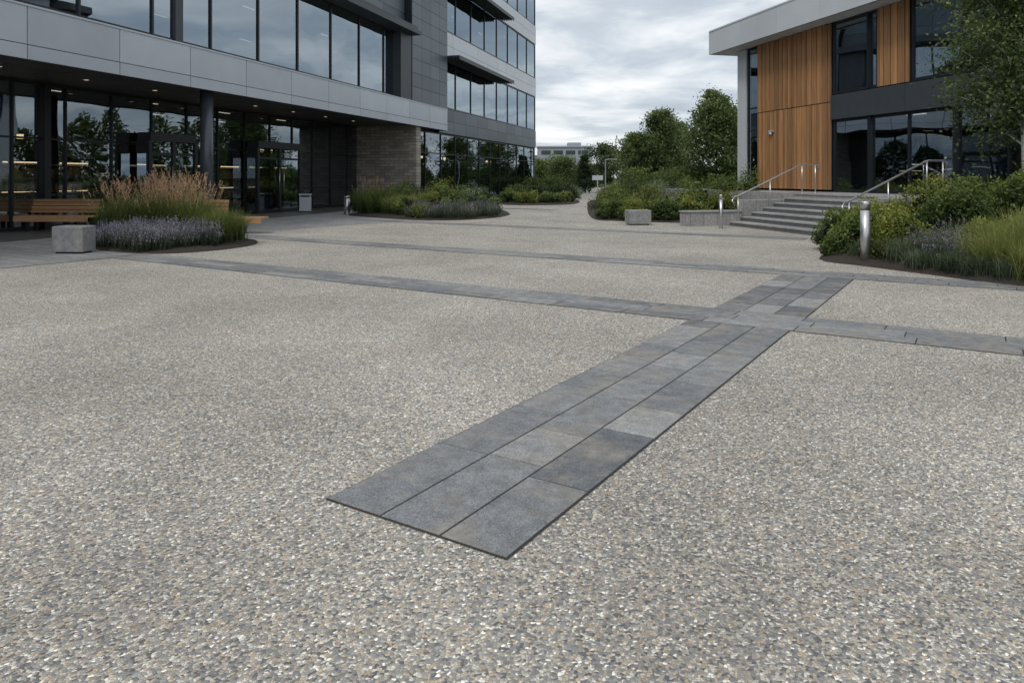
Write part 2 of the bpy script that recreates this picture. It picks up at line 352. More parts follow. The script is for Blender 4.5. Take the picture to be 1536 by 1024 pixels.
def tree(name, x, y, z, H, cr, n, ls, mat, bark, stems=1, first=.3, r0=.09, conical=.4, nl=16, per=5, fill=1.15):
    tr = Part(); tips = []
    for sidx in range(stems):
        off = Vector((R.normal(0, .12), R.normal(0, .12), 0)) if stems > 1 else Vector((0, 0, 0))
        lean = Vector((R.normal(0, .05), R.normal(0, .05), 0)) * (3.0 if stems > 1 else 1)
        pts = []; 
        for i in range(9):
            t = i/8; pts.append(Vector((x, y, z-.05)) + off + lean*H*t*.5 + Vector((math.sin(t*5+sidx)*.03*H*.3, math.cos(t*4+sidx)*.03*H*.3, H*.93*t)))
        rad = [r0*(1-t/8*.88)*(.75 if stems > 1 else 1) for t in range(9)]
        tr.tube([tuple(p) for p in pts], rad, 8)
        L_ = max(6, nl//stems)
        for j in range(L_):
            t = first + (1-first)*(j+.5)/L_*.97
            i = min(7, int(t*8)); p = pts[i].lerp(pts[i+1], t*8-i)
            ang = j*2.4 + R.uniform(-.4, .4)+sidx
            prof = math.sin(math.pi*min(1, max(.06, (t-first)/(1-first)*.86+.14)))**.7
            prof = prof*(1-conical) + conical*(1-(t-first)/(1-first))*1.15
            ln = cr*max(.22, prof)*R.uniform(.75, 1.15)
            d = Vector((math.cos(ang), math.sin(ang), R.uniform(.25, .75)+.5*t)).normalized()
            q = [p + d*ln*s + Vector((0, 0, -.10*ln*s*s)) for s in (0, .35, .7, 1)]
            rr = r0*(1-t*.8)*.42
            tr.tube([tuple(v) for v in q], [rr, rr*.7, rr*.4, rr*.12], 5, cap=False)
            for s in np.linspace(.3, 1.0, per):
                c = p + d*ln*s
                d2 = Vector((R.normal(), R.normal(), R.normal()*.6+.2)).normalized()*ln*.33
                tr.tube([tuple(c), tuple(c+d2*.5+Vector((0, 0, .02))), tuple(c+d2)], [rr*.35, rr*.25, rr*.1], 4, cap=False)
                tips += [(c+d2*.9, .2*ln+.13*cr), (c+d2*.35, .16*ln+.09*cr)]
    k = len(tips); C = np.array([tuple(t[0]) for t in tips]); S = np.array([t[1] for t in tips])
    keep = R.random(k) > .1; C = C[keep]; S = S[keep]*fill; k = len(C)
    ci = R.integers(0, k, n); off = R.normal(0, .5, (n, 3))*np.array([1, 1, .75])
    P = C[ci] + off*S[ci][:, None]
    ct = R.normal(0, .12, k)
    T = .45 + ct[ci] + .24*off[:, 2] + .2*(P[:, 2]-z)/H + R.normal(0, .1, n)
    V, F = leaf_arrays(P, R.uniform(.7, 1.3, n)*ls, ratio=.65, up=-.15)
    root = empty(name, (0, 0, 0))
    tr.done('trunk_and_limbs', bark, root, smooth=True)
    fol_obj('crown', [(V, F, T)], mat, parent=root)
    return root

# ------------------------------------------------------------------ ground
p = Part(); p.quad([(-900, -400, -.004), (900, -400, -.004), (900, 1500, -.004), (-900, 1500, -.004)]); p.done('ground', M['grassland'])
p = Part(); p.quad([(-45, -14, 0), (30, -14, 0), (30, 30, 0), (8.6, 44, 0), (9.6, 62, 0), (15, 110, 0), (11.5, 110, 0), (5.6, 60, 0), (3, 64, 0), (2, 75, 0), (-45, 75, 0)])
p.done('plaza_pavement', M['agg'])
ANG = math.atan2(-.538, .843); O = (-.87, 3.41)
def band(name, t0, t1, s0, s1, along, rows=3, lmin=.5, lmax=.85, g=.0105, given=None):
    bed = Part(); bed.quad([(t0-.005, s0-.005, .004), (t1+.005, s0-.005, .004), (t1+.005, s1+.005, .004), (t0-.005, s1+.005, .004)])
    sl = Part()
    if along == 's':
        w = (t1-t0)/rows
        for r in range(rows):
            s = s0; i = 0
            while s < s1-.02:
                l = random.uniform(lmin, lmax); tt = random.random()**1.2
                if given and i < len(given[r]): l, tt = given[r][i]
                if s+l > s1-.3: l = s1-s
                sl.chbox(t0+r*w+g/2, t0+(r+1)*w-g/2, s+g/2, s+l-g/2, .0045, .0095+random.uniform(-.0006, .0006), .0022, tt); s += l; i += 1
    else:
        w = (s1-s0)/rows
        for r in range(rows):
            t = t0
            while t < t1-.02:
                l = random.uniform(lmin, lmax)
                if t+l > t1-.3: l = t1-t
                sl.chbox(t+g/2, t+l-g/2, s0+r*w+g/2, s0+(r+1)*w-g/2, .0045, .0095, .0022, .1+.7*random.random()); t += l
    root = empty(name, (O[0], O[1], 0), ANG)
    bed.done('joint_bed', M['joint'], root); sl.done('slabs', M['slab'], root)
band('paving_band', 0, 1.0, 0.01, 5.085, 's', lmin=.45, lmax=.7, given=[
    [(.85, .45), (.80, .4), (.60, .55), (.5, .35), (.55, .65), (.5, .35), (.5, .7)],
    [(.86, .5), (.50, .8), (.80, .5), (.45, .6), (.5, .5), (.5, .8), (.5, .4)],
    [(.72, .45), (.84, .08), (.50, .9), (.70, .3), (.45, .6), (.55, .65), (.5, .5)]])
band('paving_band', 0, 1.0, 5.915, 9.385, 's', lmin=.45, lmax=.7)
band('paving_band', -10.99, 11, 5.1, 5.9, 't', lmin=.7, lmax=1.1)
band('paving_band', -14, 9, 9.4, 10.1, 't', lmin=.7, lmax=1.1)
band('paving_band', -16, -1, 16.2, 16.8, 't', 2, .8, 1.2)
band('paving_band', -22, -14, 27, 27.7, 't', 2, .8, 1.2)
band('paving_band', -11.35, -11.01, -8, 5.9, 's', 1, .6, .9)
p = Part(); p.quad([(-40, -8, .0035), (-11.37, -8, .0035), (-11.37, 5.9, .0035), (-14.2, 9.4, .0035), (-14.2, 16, .0035), (-16.2, 27, .0035), (-40, 40, .0035)])
p.done('paver_walkway', M['pavers'], loc=(O[0], O[1], 0), rot=ANG)

def bed(name, poly, h=.12, inset=.82):
    cx = sum(q[0] for q in poly)/len(poly); cy = sum(q[1] for q in poly)/len(poly)
    pts = []; n = len(poly)
    for i in range(n):
        a, b, c, d = [np.array(poly[(i+k-1) % n]) for k in range(4)]
        for t in (0, .25, .5, .75):
            pts.append(.5*((2*b)+(-a+c)*t+(2*a-5*b+4*c-d)*t*t+(-a+3*b-3*c+d)*t**3))
    P_ = Part(); m = len(pts)
    rings = [(1, .002), (.985, .03), (inset, h*.8), (.5, h)]
    for s, z in rings:
        for q in pts: P_.v.append((cx+(q[0]-cx)*s, cy+(q[1]-cy)*s, z + (0 if z < .01 else random.uniform(-.008, .008))))
    for r in range(len(rings)-1):
        for i in range(m):
            j = (i+1) % m; P_.f.append((r*m+i, r*m+j, (r+1)*m+j, (r+1)*m+i)); P_.t.append(.5)
    P_.f.append(tuple(3*m+i for i in range(m))); P_.t.append(.5)
    return P_.done(name, M['soil'])
bed('planting_bed', [(-9.2, 15.9), (-8.2, 14.9), (-6.9, 14.4), (-6.05, 15.1), (-5.75, 16.4), (-6.3, 17.6), (-8, 18.4), (-9.4, 17.8)])
bed('planting_bed', [(-6.6, 29.6), (-5, 27.2), (-3, 25.6), (-1.2, 26.3), (-.1, 29.3), (-.5, 34), (-1.6, 38.5), (-3.6, 39.3), (-5.6, 35)])
bed('planting_bed', [(-.8, 41), (1.8, 39.6), (3.7, 42), (4.3, 50), (2.6, 58), (-.6, 52)])
bed('planting_bed', [(2.95, 27), (3.7, 25.2), (5.2, 24.3), (6.4, 24.2), (8.3, 25.2), (8.6, 31), (7.6, 42), (6.4, 50), (5.0, 47), (3.9, 38)])
bed('planting_bed', [(5.65, 13.5), (6.0, 12.3), (6.5, 11.2), (7.1, 9.9), (9, 8), (14, 7.5), (14.5, 14), (11.5, 16.9), (8.7, 16.9), (7.4, 16.2)], h=.38, inset=.72)
bed('planting_bed', [(-16, 23.3), (-12.5, 23.0), (-11.3, 23.6), (-11.2, 25.2), (-13, 25.8), (-16, 25.4)])

# ------------------------------------------------------------------ left office building
LA = math.atan2(.962, .273)
B1 = empty('office_building', (-15.85, 0, 0), LA)
U0, UE, UF = 4.0, 67.5, 44.2
gl = Part(); glu = Part(); fr = Part(); fas = Part(); dk = Part(); pale = Part(); sof = Part(); char = Part()
def panel_grid(P_, u0, u1, z0, z1, y, du, dz, th=.04, gap=.018):
    nu = max(1, round((u1-u0)/du)); nz = max(1, round((z1-z0)/dz)); a = (u1-u0)/nu; b = (z1-z0)/nz
    for i in range(nu):
        for j in range(nz):
            P_.box(u0+i*a+gap/2, u0+(i+1)*a-gap/2, y-th, y, z0+j*b+gap/2, z0+(j+1)*b-gap/2)
def glazing(G_, F_, u0, u1, z0, z1, y, du, trans=(), w=.055, d=.05, off=0.0):
    G_.quad([(u0, y, z0), (u1, y, z0), (u1, y, z1), (u0, y, z1)])
    F_.box(u0, u1, y-d*.8, y+.06, z0, z0+.09); F_.box(u0, u1, y-d*.8, y+.06, z1-.07, z1)
    for z in trans: F_.box(u0, u1, y-d*.7, y+.06, z-w/2, z+w/2)
    u = u0+off
    while u <= u1+.01:
        F_.box(u-w/2, u+w/2, y-d, y+.1, z0+.002, z1-.002); u += du
YG = 3.57
glazing(gl, fr, U0, 40.0, .03, 4.2, YG, 1.72, (1.0, 2.62), off=.55)
nf = round((UF-U0)/2.6); a = (UF-U0)/nf
for i in range(nf):
    fas.box(U0+i*a+.011, U0+(i+1)*a-.011, -.05, .0, 4.2, 4.52); fas.box(U0+i*a+.011, U0+(i+1)*a-.011, -.045, .0, 4.54, 5.4)
fas.box(U0, UF, -.07, .35, 5.402, 5.45)
fas.box(UF-.006, UF+.04, .002, .5, 4.2, 5.4)
dkb = Part(); dkb.box(U0, UF-.01, .002, .12, 4.22, 5.39)
i = U0
while i < UF-1:
    for y0 in (.13, 1.3, 2.45): sof.box(i+.01, min(i+2.58, UF), y0+.008, y0+1.14, 4.24, 4.30)
    i += 2.6
sofb = Part(); sofb.box(U0, UF, .13, 3.6, 4.302, 5.3)
lamps = Part()
u = U0+1.3
while u < 39:
    lamps.box(u-.05, u+.05, 1.85, 1.95, 4.232, 4.239)
    u += 2.6
Y1 = .4
glazing(glu, fr, U0, 37.8, 5.52, 8.75, Y1, 2.5, (), w=.07, d=.05, off=.2)
fr.box(U0, 37.8, Y1-.08, Y1+.1, 5.46, 5.518)
sh = Part(); sh.box(U0, 39.15, -.55, Y1-.02, 8.76, 8.95); sh.box(U0, 39.15, -.35, Y1-.02, 8.951, 9.2)
ef = Part(); ef.box(37.8, 39.1, -.02, .5, 5.46, 8.758)
for u in (10.1, 22.7): ef.box(u-.16, u+.16, Y1-.1, Y1+.2, 5.53, 8.74)
panel_grid(dk, U0, 39.1, 9.21, 12.0, Y1, 2.5, .7)
dkb.box(U0, 39.1, Y1+.005, Y1+.3, 9.22, 11.98)
panel_grid(dk, 39.16, UF, 5.46, 20, -.0, 1.28, .74)
dkb.box(39.16, UF-.01, .002, .4, 5.46, 20)
panel_grid(dk, UF+.002, UF+.04, 5.46, 20, .5, .1, .74, th=.49)
YS = .52
glazing(gl, fr, 40.1, UE, .03, 4.1, YS+.15, 2.4, (2.9,), off=.0, w=.06)
panel_grid(dk, UF+.05, UE, 4.12, 5.6, YS, 2.3, .74)
dkb.box(UF+.05, UE-.02, YS+.005, YS+.3, 4.12, 5.58)
zz = 5.62
for k, mat_p in enumerate((pale, pale, dk)):
    glazing(glu, fr, UF+.05, UE, zz, zz+3.0, YS+.05, 2.9, (), w=.06, d=.05)
    panel_grid(mat_p, UF+.05, UE, zz+3.02, zz+4.6, YS, 2.3, .8)
    dkb.box(UF+.05, UE-.02, YS+.005, YS+.3, zz+3.03, zz+4.58)
    if k < 2:
        sh.box(UF+.1, 56, -.75, YS-.05, zz+2.86, zz+2.95)
        for q in range(7): sh.box(UF+.1, 56, -.75+q*.17, -.69+q*.17, zz+2.72, zz+2.858)
    zz += 4.62
st = Part(); st.box(40.02, 40.08+.5, .1, YG+.3, .0, 4.23)
st.done('stone_wall_panel', M['stone_wall'], B1)
body = Part(); body.box(U0-.3, UE+.2, 24, 24.3, 0, 11.9); body.box(UE, UE+.2, YS+.1, 24, 0, 20); body.box(U0-.3, U0-.02, .42, 24, 0, 12)
body.box(U0-.3, 39.1, .42, 24.3, 12.01, 12.3)
body.box(39.0, UE+.3, .3, 24.3, 20.01, 20.4); body.box(39.0, 39.14, .42, 24, 12.31, 20); body.box(39.0, UE+.2, 23.7, 23.9, 12.31, 20)
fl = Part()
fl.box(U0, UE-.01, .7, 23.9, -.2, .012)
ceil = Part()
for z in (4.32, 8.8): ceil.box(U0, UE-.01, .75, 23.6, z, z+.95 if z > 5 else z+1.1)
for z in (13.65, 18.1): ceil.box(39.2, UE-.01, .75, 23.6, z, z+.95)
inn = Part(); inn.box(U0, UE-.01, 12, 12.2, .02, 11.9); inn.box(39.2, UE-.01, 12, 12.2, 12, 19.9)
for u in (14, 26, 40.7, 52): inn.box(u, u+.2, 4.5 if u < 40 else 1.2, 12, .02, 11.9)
shf = Part()
u = 5.
while u < 39:
    for z in (.1, .55, 1.0, 1.45, 1.9): shf.box(u, u+1.8, 6.6, 7.0, z, z+.05)
    for z in (.15, .6, 1.05, 1.5):
        x = u+.05
        while x < u+1.7:
            w = random.uniform(.05, .16); shf.box(x, x+w, 6.65, 6.9, z+.002, z+random.uniform(.2, .36)); x += w+random.choice((0, 0, .01, .1))
    u += 2.1 if random.random() < .75 else 4.2
for u in (7, 10, 17, 20, 29, 35, 44, 48, 53, 58):
    y = 4.9 if u < 40 else 3.2
    shf.box(u, u+1.6, y, y+.7, .7, .75); shf.box(u+.7, u+.9, y+.3, y+.5, .012, .7)
il = Part()
for u in np.arange(5.5, 66, 4.3):
    for y in ((5.5, 9) if u < 40 else (3.5,)):
        if (u > 40.9 or u < 39): il.box(u, u+.7, y, y+.08, 4.30, 4.318)
for z in (8.79, 13.64):
    for u in np.arange(6, 66, 6.3):
        if z > 9 and u < 40: continue
        for y in (4.2, 9): il.box(u, u+1.0, y, y+.1, z-.015, z-.001)
wl = Part()
for u in np.arange(5.4, 39, 2.1):
    if random.random() < .7: wl.box(u, u+random.uniform(.6, 1.3), 6.5, 6.54, 1.97, 2.01)
    if random.random() < .6: wl.box(u, u+random.uniform(.5, 1.3), 6.56, 6.58, 1.02, 1.04)
for u in (9, 13.2, 18.4, 22, 29.6, 34.5, 46, 50, 55, 60):
    y = 5.6 if u < 40 else 2.6
    for dx in (0, .7): wl.box(u+dx, u+dx+.13, y, y+.13, 2.7, 2.84)
ds = Part(); hd = Part()
for (a0, a1) in ((30.3, 33.4), (24.4, 26.6)):
    yv = YG-.7
    ds.box(a0, a1, yv, YG-.15, 2.72, 3.0)
    for u in (a0, (a0+a1)/2, a1): ds.box(u-.07, u+.07, yv, yv+.12, .0, 2.719)
    for u in (a0, a1): ds.box(u-.05, u+.05, yv+.12, YG-.15, 2.3, 2.719); ds.box(u-.05, u+.05, yv+.12, YG-.15, .0, .12)
    ds.box(a0+.07, a1-.07, yv+.02, yv+.08, .01, .16); ds.box(a0+.07, a1-.07, yv+.02, yv+.08, 2.25, 2.34)
    gl.quad([(a0, yv+.05, .1), (a1, yv+.05, .1), (a1, yv+.05, 2.7), (a0, yv+.05, 2.7)])
    for u in (a0, a1): gl.quad([(u, yv+.1, .1), (u, YG-.15, .1), (u, YG-.15, 2.7), (u, yv+.1, 2.7)])
    c = (a0+a1)/2
    for u in (c-.16, c+.16): hd.tube([(u, yv-.06, .8), (u, yv-.06, 1.9)], .018, 8)
fr.box(20.9, 21.1, YG-.2, YG+.1, .03, 4.19)
cols = Part()
for (u, y) in ((24.1, .45), (40.3+.2, -.02+.45)):
    cols.tube([(u, y, 0), (u, y, .12)], .25, 20); cols.tube([(u, y, .12), (u, y, 4.24)], .2, 24)
cols.tube([(8.5, .45, 0), (8.5, .45, 4.24)], .2, 24)
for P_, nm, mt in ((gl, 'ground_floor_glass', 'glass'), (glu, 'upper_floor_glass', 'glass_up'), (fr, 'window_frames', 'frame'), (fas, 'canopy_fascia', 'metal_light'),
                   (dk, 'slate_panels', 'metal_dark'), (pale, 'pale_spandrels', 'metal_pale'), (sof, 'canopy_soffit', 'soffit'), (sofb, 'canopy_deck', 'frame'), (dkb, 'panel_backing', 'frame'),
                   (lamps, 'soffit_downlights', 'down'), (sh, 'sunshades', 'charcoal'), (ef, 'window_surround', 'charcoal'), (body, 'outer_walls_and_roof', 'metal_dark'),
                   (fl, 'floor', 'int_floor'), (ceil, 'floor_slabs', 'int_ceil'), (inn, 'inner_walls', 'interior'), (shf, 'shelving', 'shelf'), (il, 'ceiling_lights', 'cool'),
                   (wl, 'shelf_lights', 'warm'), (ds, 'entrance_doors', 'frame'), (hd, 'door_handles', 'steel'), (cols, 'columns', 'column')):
    P_.done(nm, M[mt], B1, smooth=(P_ in (cols, hd)))

# ------------------------------------------------------------------ right building
RA = math.atan2(-.9716, .237)
B2 = empty('timber_clad_building', (9.51, 30.75, 0), RA)
g2 = Part(); g2u = Part(); f2 = Part(); wd = Part(); ch2 = Part(); pl = Part(); sf = Part(); it = Part(); ip = Part(); il2 = Part(); bk = Part()
ZT = 1.0; UR = 26.0
def boards(u0, u1, z0, z1):
    n = round((u1-u0)/.145); w = (u1-u0)/n
    for i in range(n): 
        wd.box(u0+i*w+.01, u0+(i+1)*w-.01, -.05-(.022 if i % 2 else 0), .0, z0, z1)
    bk.box(u0+.002, u1-.002, .001, .1, z0, z1)
boards(1.46, 5.9, 1.08, 4.05); boards(1.46, 5.9, 4.08, 6.745)
boards(8.1, 9.4, 4.32, 6.745); boards(15.0, 17.4, 4.32, 6.745)
pl.box(.0, .62, -.06, .3, ZT, 6.745)
glazing(g2u, f2, .66, 1.44, ZT+.02, 6.74, .06, .78, (3.4, 4.3), off=0)
glazing(g2u, f2, 5.94, 8.06, 4.32, 6.74, .06, 2.12-.07, (), off=.03)
f2.box(7.62, 7.7, -.03, .1, 4.33, 6.73)
glazing(g2u, f2, 9.44, 14.96, 4.32, 6.74, .06, 1.82, (), off=.03)
glazing(g2u, f2, 17.44, UR, 4.32, 6.74, .06, 1.8, (), off=.03)
panel_grid(ch2, 5.94, UR, 3.45, 4.29, -.02, 3.2, .9, th=.06)
bk.box(5.94, UR-.01, -.018, .1, 3.46, 4.28)
glazing(g2, f2, 5.94, UR, ZT+.01, 3.44, .08, 1.66, (), off=.03)
for u in (7.7, 11.0): f2.box(u-.06, u+.06, -.02, .14, ZT+.012, 3.43)
n = round((UR+.9)/2.4); a = (UR+.9)/n
for i in range(n): pl.box(-.9+i*a+.006, -.9+(i+1)*a-.006, -.86, -.80, 6.75, 7.7)
pl.box(-.9, UR, -.88, -.3, 7.702, 7.76); pl.box(-.95, -.9, -.86, 12, 6.75, 7.76)
bk.box(-.89, UR, -.80, -.70, 6.77, 7.69); bk.box(-.89, UR, -.69, 12, 7.0, 7.70)
i = -.88
while i < UR-2: sf.box(i, i+2.38, -.79, .0, 6.77, 6.80); i += 2.4
sf.box(-.88, -.06, .0, 12, 6.77, 6.80)
panel_grid(pl, 2.2, 5.2, 7.76, 11, 1.6, 1.5, 1.1); bk.box(2.2, 5.2, 1.602, 1.8, 7.76, 10.98)
glazing(g2u, f2, 5.25, UR, 7.78, 11, 1.66, 1.8)
pl.box(1.8, UR, 1.0, 12, 11.01, 11.6)
pl.box(2.2, 2.4, 1.8, 12, 7.76, 11)
it.box(.0, UR, 8, 8.2, ZT, 4.1); it.box(5.3, 5.5, .2, 8, ZT, 6.9)
ip.box(5.55, UR, 2.2, 2.3, 4.21, 6.95); ip.box(5.55, UR, .2, 2.19, 6.88, 6.98); ip.box(5.55, UR, .2, 2.19, 4.205, 4.24)  # pale wall, ceiling and floor added behind the upper glass to lighten it
fl2 = Part(); fl2.box(.1, UR-.02, .2, 8, ZT+.002, ZT+.02); fl2.box(.1, UR-.02, .2, 8, 3.6, 4.2); fl2.box(.1, UR-.02, 1.9, 11.8, 10.6, 11.0)
pl.box(-.02, .1, .3, 12, ZT, 6.76); pl.box(UR, UR+.2, .1, 12, 0, 7.76); pl.box(-.02, UR+.2, 12.01, 12.2, 0, 11)
for u in np.arange(6.8, UR-2, 3.7):
    for y in (2.2, 5.2): il2.box(u, u+.8, y, y+.08, 3.57, 3.598)
for u in (7, 9.7, 12.6, 16): 
    it.box(u, u+1.4, 3, 3.7, ZT+.72, ZT+.77); it.box(u+.6, u+.8, 3.3, 3.4, ZT+.02, ZT+.72)
wlamp = Part(); wlamp.box(2.38, 2.62, -.16, -.071, 3.24, 3.32); wlamp.tube([(2.5, -.13, 3.24), (2.5, -.13, 3.16)], [.05, .07], 12)
for P_, nm, mt in ((g2, 'ground_floor_glass', 'glass_r'), (g2u, 'upper_floor_glass', 'glass_r'), (f2, 'window_frames', 'frame'), (wd, 'timber_boards', 'cedar'), (ch2, 'spandrel_panels', 'charcoal'),
                   (pl, 'pale_cladding_and_roof_fascia', 'metal_pale'), (sf, 'roof_soffit', 'soffit_pale'), (it, 'inner_walls', 'interior'), (ip, 'window_brightening_walls', 'int_pale'), (il2, 'ceiling_lights', 'cool'),
                   (bk, 'cladding_backing', 'frame'), (fl2, 'floors', 'int_ceil'), (wlamp, 'wall_lamp', 'metal_light')):
    P_.done(nm, M[mt], B2)

TR = empty('entrance_terrace', (9.51, 30.75, 0), RA)
t = Part(); t.box(-3, UR, -2.22, .19, 0.02, .998); t.box(-3, UR, .2, 12, .02, .9); t.done('terrace_deck', M['terrace'], TR)
ST = empty('entrance_steps', (9.51, 30.75, 0), RA)
tr_ = Part(); rs = Part(); nr = 7; rh = 1.0/nr; td = 2.3/6; SU0, SU1 = 7.05, 13.4; SY = -4.54
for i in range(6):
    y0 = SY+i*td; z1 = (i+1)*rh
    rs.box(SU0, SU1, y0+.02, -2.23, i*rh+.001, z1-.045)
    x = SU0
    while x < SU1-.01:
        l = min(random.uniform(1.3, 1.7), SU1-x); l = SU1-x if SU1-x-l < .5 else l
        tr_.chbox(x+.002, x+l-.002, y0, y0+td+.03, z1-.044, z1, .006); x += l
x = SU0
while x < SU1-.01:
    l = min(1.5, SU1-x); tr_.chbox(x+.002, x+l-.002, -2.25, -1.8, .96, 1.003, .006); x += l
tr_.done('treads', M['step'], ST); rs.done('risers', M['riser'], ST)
LW = empty('low_stone_wall', (9.51, 30.75, 0), RA)
w = Part(); w.chbox(6.6, 7.02, -6.0, -4.1, 0, .42, .015); w.chbox(6.72, 7.03, -4.08, -2.24, 0, .8, .015); w.chbox(6.72, 7.0, -2.2, -1.95, 0, 1.04, .01); w.chbox(13.42, 13.75, -4.6, -2.2, 0, 1.04, .015)
w.done('blocks', M['terrace'], LW); w = Part(); w.chbox(6.57, 7.05, -6.03, -4.09, .421, .47, .01); w.done('coping', M['step'], LW)
def handrail(u):
    h = empty('stair_handrail', (9.51, 30.75, 0), RA); q = Part()
    yb, yt = SY+.12, -2.2; zb, zt = .9, 1.92
    q.tube([(u, yb-.12, zb-.28), (u, yb-.2, zb-.1), (u, yb-.12, zb), (u, yb, zb+.03), (u, yt-.02, zt-.02), (u, yt+.1, zt), (u, yt+.55, zt), (u, yt+.62, zt-.05), (u, yt+.62, zt-.2)], .024, 12)
    for (y, zg) in ((yb, .0), ((yb+yt)/2, .4), (yt+.02, 1.0), (yt+.5, 1.0)):
        f = max(0, min(1, (y-yb)/(yt-yb))); q.tube([(u, y, zg), (u, y, zb+(zt-zb)*f)], .021, 10); q.tube([(u, y, zg+.0), (u, y, zg+.02)], .05, 12)
    q.done('rail_and_posts', M['steel'], h, smooth=True)
handrail(7.35); handrail(12.35)

def bollard(x, y, h, r):
    b = empty('steel_bollard', (x, y, 0)); q = Part()
    q.tube([(0, 0, 0), (0, 0, .012)], r*1.5, 24); q.tube([(0, 0, .012), (0, 0, h*.86)], r, 28)
    q.tube([(0, 0, h*.875), (0, 0, h-.02), (0, 0, h-.006), (0, 0, h)], [r, r, r*.93, r*.8], 28)
    q.done('post', M['steel'], b, smooth=True); q = Part(); q.tube([(0, 0, h*.85), (0, 0, h*.88)], r*.9, 20); q.done('groove', M['frame'], b)
bollard(6.08, 12.62, 1.09, .08)
bollard(6.1, 21.4, 1.0, .055)
bollard(-6.75, 30, .75, .12)
def stone_seat(x, y, w, d, h, rot):
    b = empty('stone_block_seat', (x, y, 0), rot); q = Part(); q.chbox(-w/2, w/2, -d/2, d/2, .04, h, .018, .55); q.done('block', M['granite'], b)
    q = Part(); q.box(-w/2+.05, w/2-.05, -d/2+.05, d/2-.05, 0, .04); q.done('recessed_base', M['frame'], b)
stone_seat(-8.72, 14.6, .62, .42, .54, -.05)
stone_seat(4.0, 23.3, .72, .5, .47, .1)
def bench(x, y, rot, Lb, back0, back1):
    b = empty('timber_bench', (x, y, 0), rot); q = Part()
    for i in range(6): q.chbox(0, Lb, i*.095, i*.095+.08, .395, .44, .006)
    q.box(0, Lb, -.022, -.002, .28, .43)
    for i in range(4): q.chbox(back0, back1, .56+.03*i, .60+.03*i, .50+.10*i, .585+.10*i, .004)
    q.done('seat_and_back_slats', M['bench_wood'], b)
    q = Part()
    for u in np.arange(.25, Lb, 1.15):
        q.box(u-.04, u+.04, .02, .54, .33, .392); q.box(u-.04, u+.04, .05, .15, .01, .33); q.box(u-.04, u+.04, .42, .52, .01, .33); q.box(u-.04, u+.04, .05, .52, 0.0, .02)
        if back0 < u < back1: q.quad([(u-.03, .565, .35), (u+.03, .565, .35), (u+.03, .68, .9), (u-.03, .68, .9)]); q.box(u-.03, u+.03, .60, .66, .33, .55)
    q.done('steel_frame', M['frame'], b)
bench(-16.0, 20.3, -.02, 4.3, 0, 4.25)
bench(-10.2, 19.55, -.03, 3.55, .2, 2.4)
def bin_(x, y, rot):
    b = empty('litter_bin', (x, y, 0), rot); q = Part(); q.chbox(-.24, .24, -.2, .2, .06, .66, .01); q.chbox(-.26, .26, -.22, .22, .74, .8, .02)
    for sx in (-.22, .19):
        for sy in (-.18, .15): q.box(sx, sx+.03, sy, sy+.03, .66, .74)
    q.done('casing_and_hood', M['metal_light'], b); q = Part(); q.box(-.2, .2, -.16, .16, 0, .06); q.box(-.18, .18, -.15, .15, .64, .73); q.done('base_and_liner', M['frame'], b)
bin_(-8.9, 31.6, .2)

def lamp(x, y, h):
    b = empty('street_lamp', (x, y, 0)); q = Part(); q.tube([(0, 0, 0), (0, 0, .8), (0, 0, .82), (0, 0, h)], [.09, .09, .055, .04], 10)
    q.tube([(0, 0, h-.02), (.25, 0, h+.03), (.75, 0, h+.05)], [.03, .03, .025], 8); q.done('pole_and_arm', M['metal_light'], b); q = Part(); q.box(.45, 1.0, -.09, .09, h+.0, h+.07); q.done('lamp_head', M['metal_light'], b)
lamp(7.9, 62, 3.0); lamp(9.2, 88, 4.4); lamp(9.6, 102, 5.4)
b = empty('wayfinding_sign', (6.3, 54, 0), .1); q = Part(); q.tube([(0, 0, 0), (0, 0, 1.7)], .04, 8); q.box(-.4, .4, -.03, .03, 1.3, 1.65); q.done('post_and_panel', M['metal_pale'], b)

# ------------------------------------------------------------------ distant buildings
def far_building(x, y, w, d, h, rot, storeys):
    b = empty('distant_building', (x, y, 0), rot); q = Part(); g = Part(); q.box(0, w, 0, d, 0, h); q.box(-.2, w+.2, -.2, d+.2, h, h+.3); q.box(w*.55, w*.8, 2, d-2, h+.3, h+1.1); 
    sh_ = h/storeys
    for s in range(storeys):
        x0 = .8
        while x0 < w-1.7: g.box(x0, x0+1.9, -.06, -.01, s*sh_+1.1, s*sh_+sh_-.6); x0 += 2.5
        y0 = 1.
        while y0 < d-2: g.box(-.06, -.01, y0, y0+1.7, s*sh_+1.1, s*sh_+sh_-.6); y0 += 2.9
    q.done('walls_and_roof', M['render'], b); g.done('windows', M['charcoal'], b)
far_building(5.2, 150, 11.2, 14, 7.6, -.06, 3)
far_building(-6, 190, 14, 16, 7, .05, 3)

# ------------------------------------------------------------------ vegetation
grass_clump('ornamental_grass', [(-8.75, 16.4, .1, 1), (-8.0, 16.7, .1, 1.05), (-7.3, 16.5, .1, 1), (-8.3, 17.2, .1, 1.05), (-7.6, 17.3, .1, 1.08)], 1500, 1.16, M['grass'], w=.011, lean=.9, plume=.085, spread=.36, tip_t=.58)
lavender('lavender', [(-8.55+.30*i+random.uniform(-.05, .05), 15.45-.33*min(i, 5)*.5+.25*max(0, i-4)+random.uniform(-.1, .1), .06, random.uniform(.85, 1.15)) for i in range(8)]
         + [(-8.4+.34*i, 15.95-.08*i, .08, 1.1) for i in range(6)], 420, .54, flower=.6)
grass_clump('green_grass_tuft', [(-6.75, 16.3, .08, 1), (-6.4, 15.9, .08, .9), (-6.35, 16.5, .08, .9)], 1300, .92, M['grass_y'], w=.01, lean=.95, spread=.3, tip_t=.55)
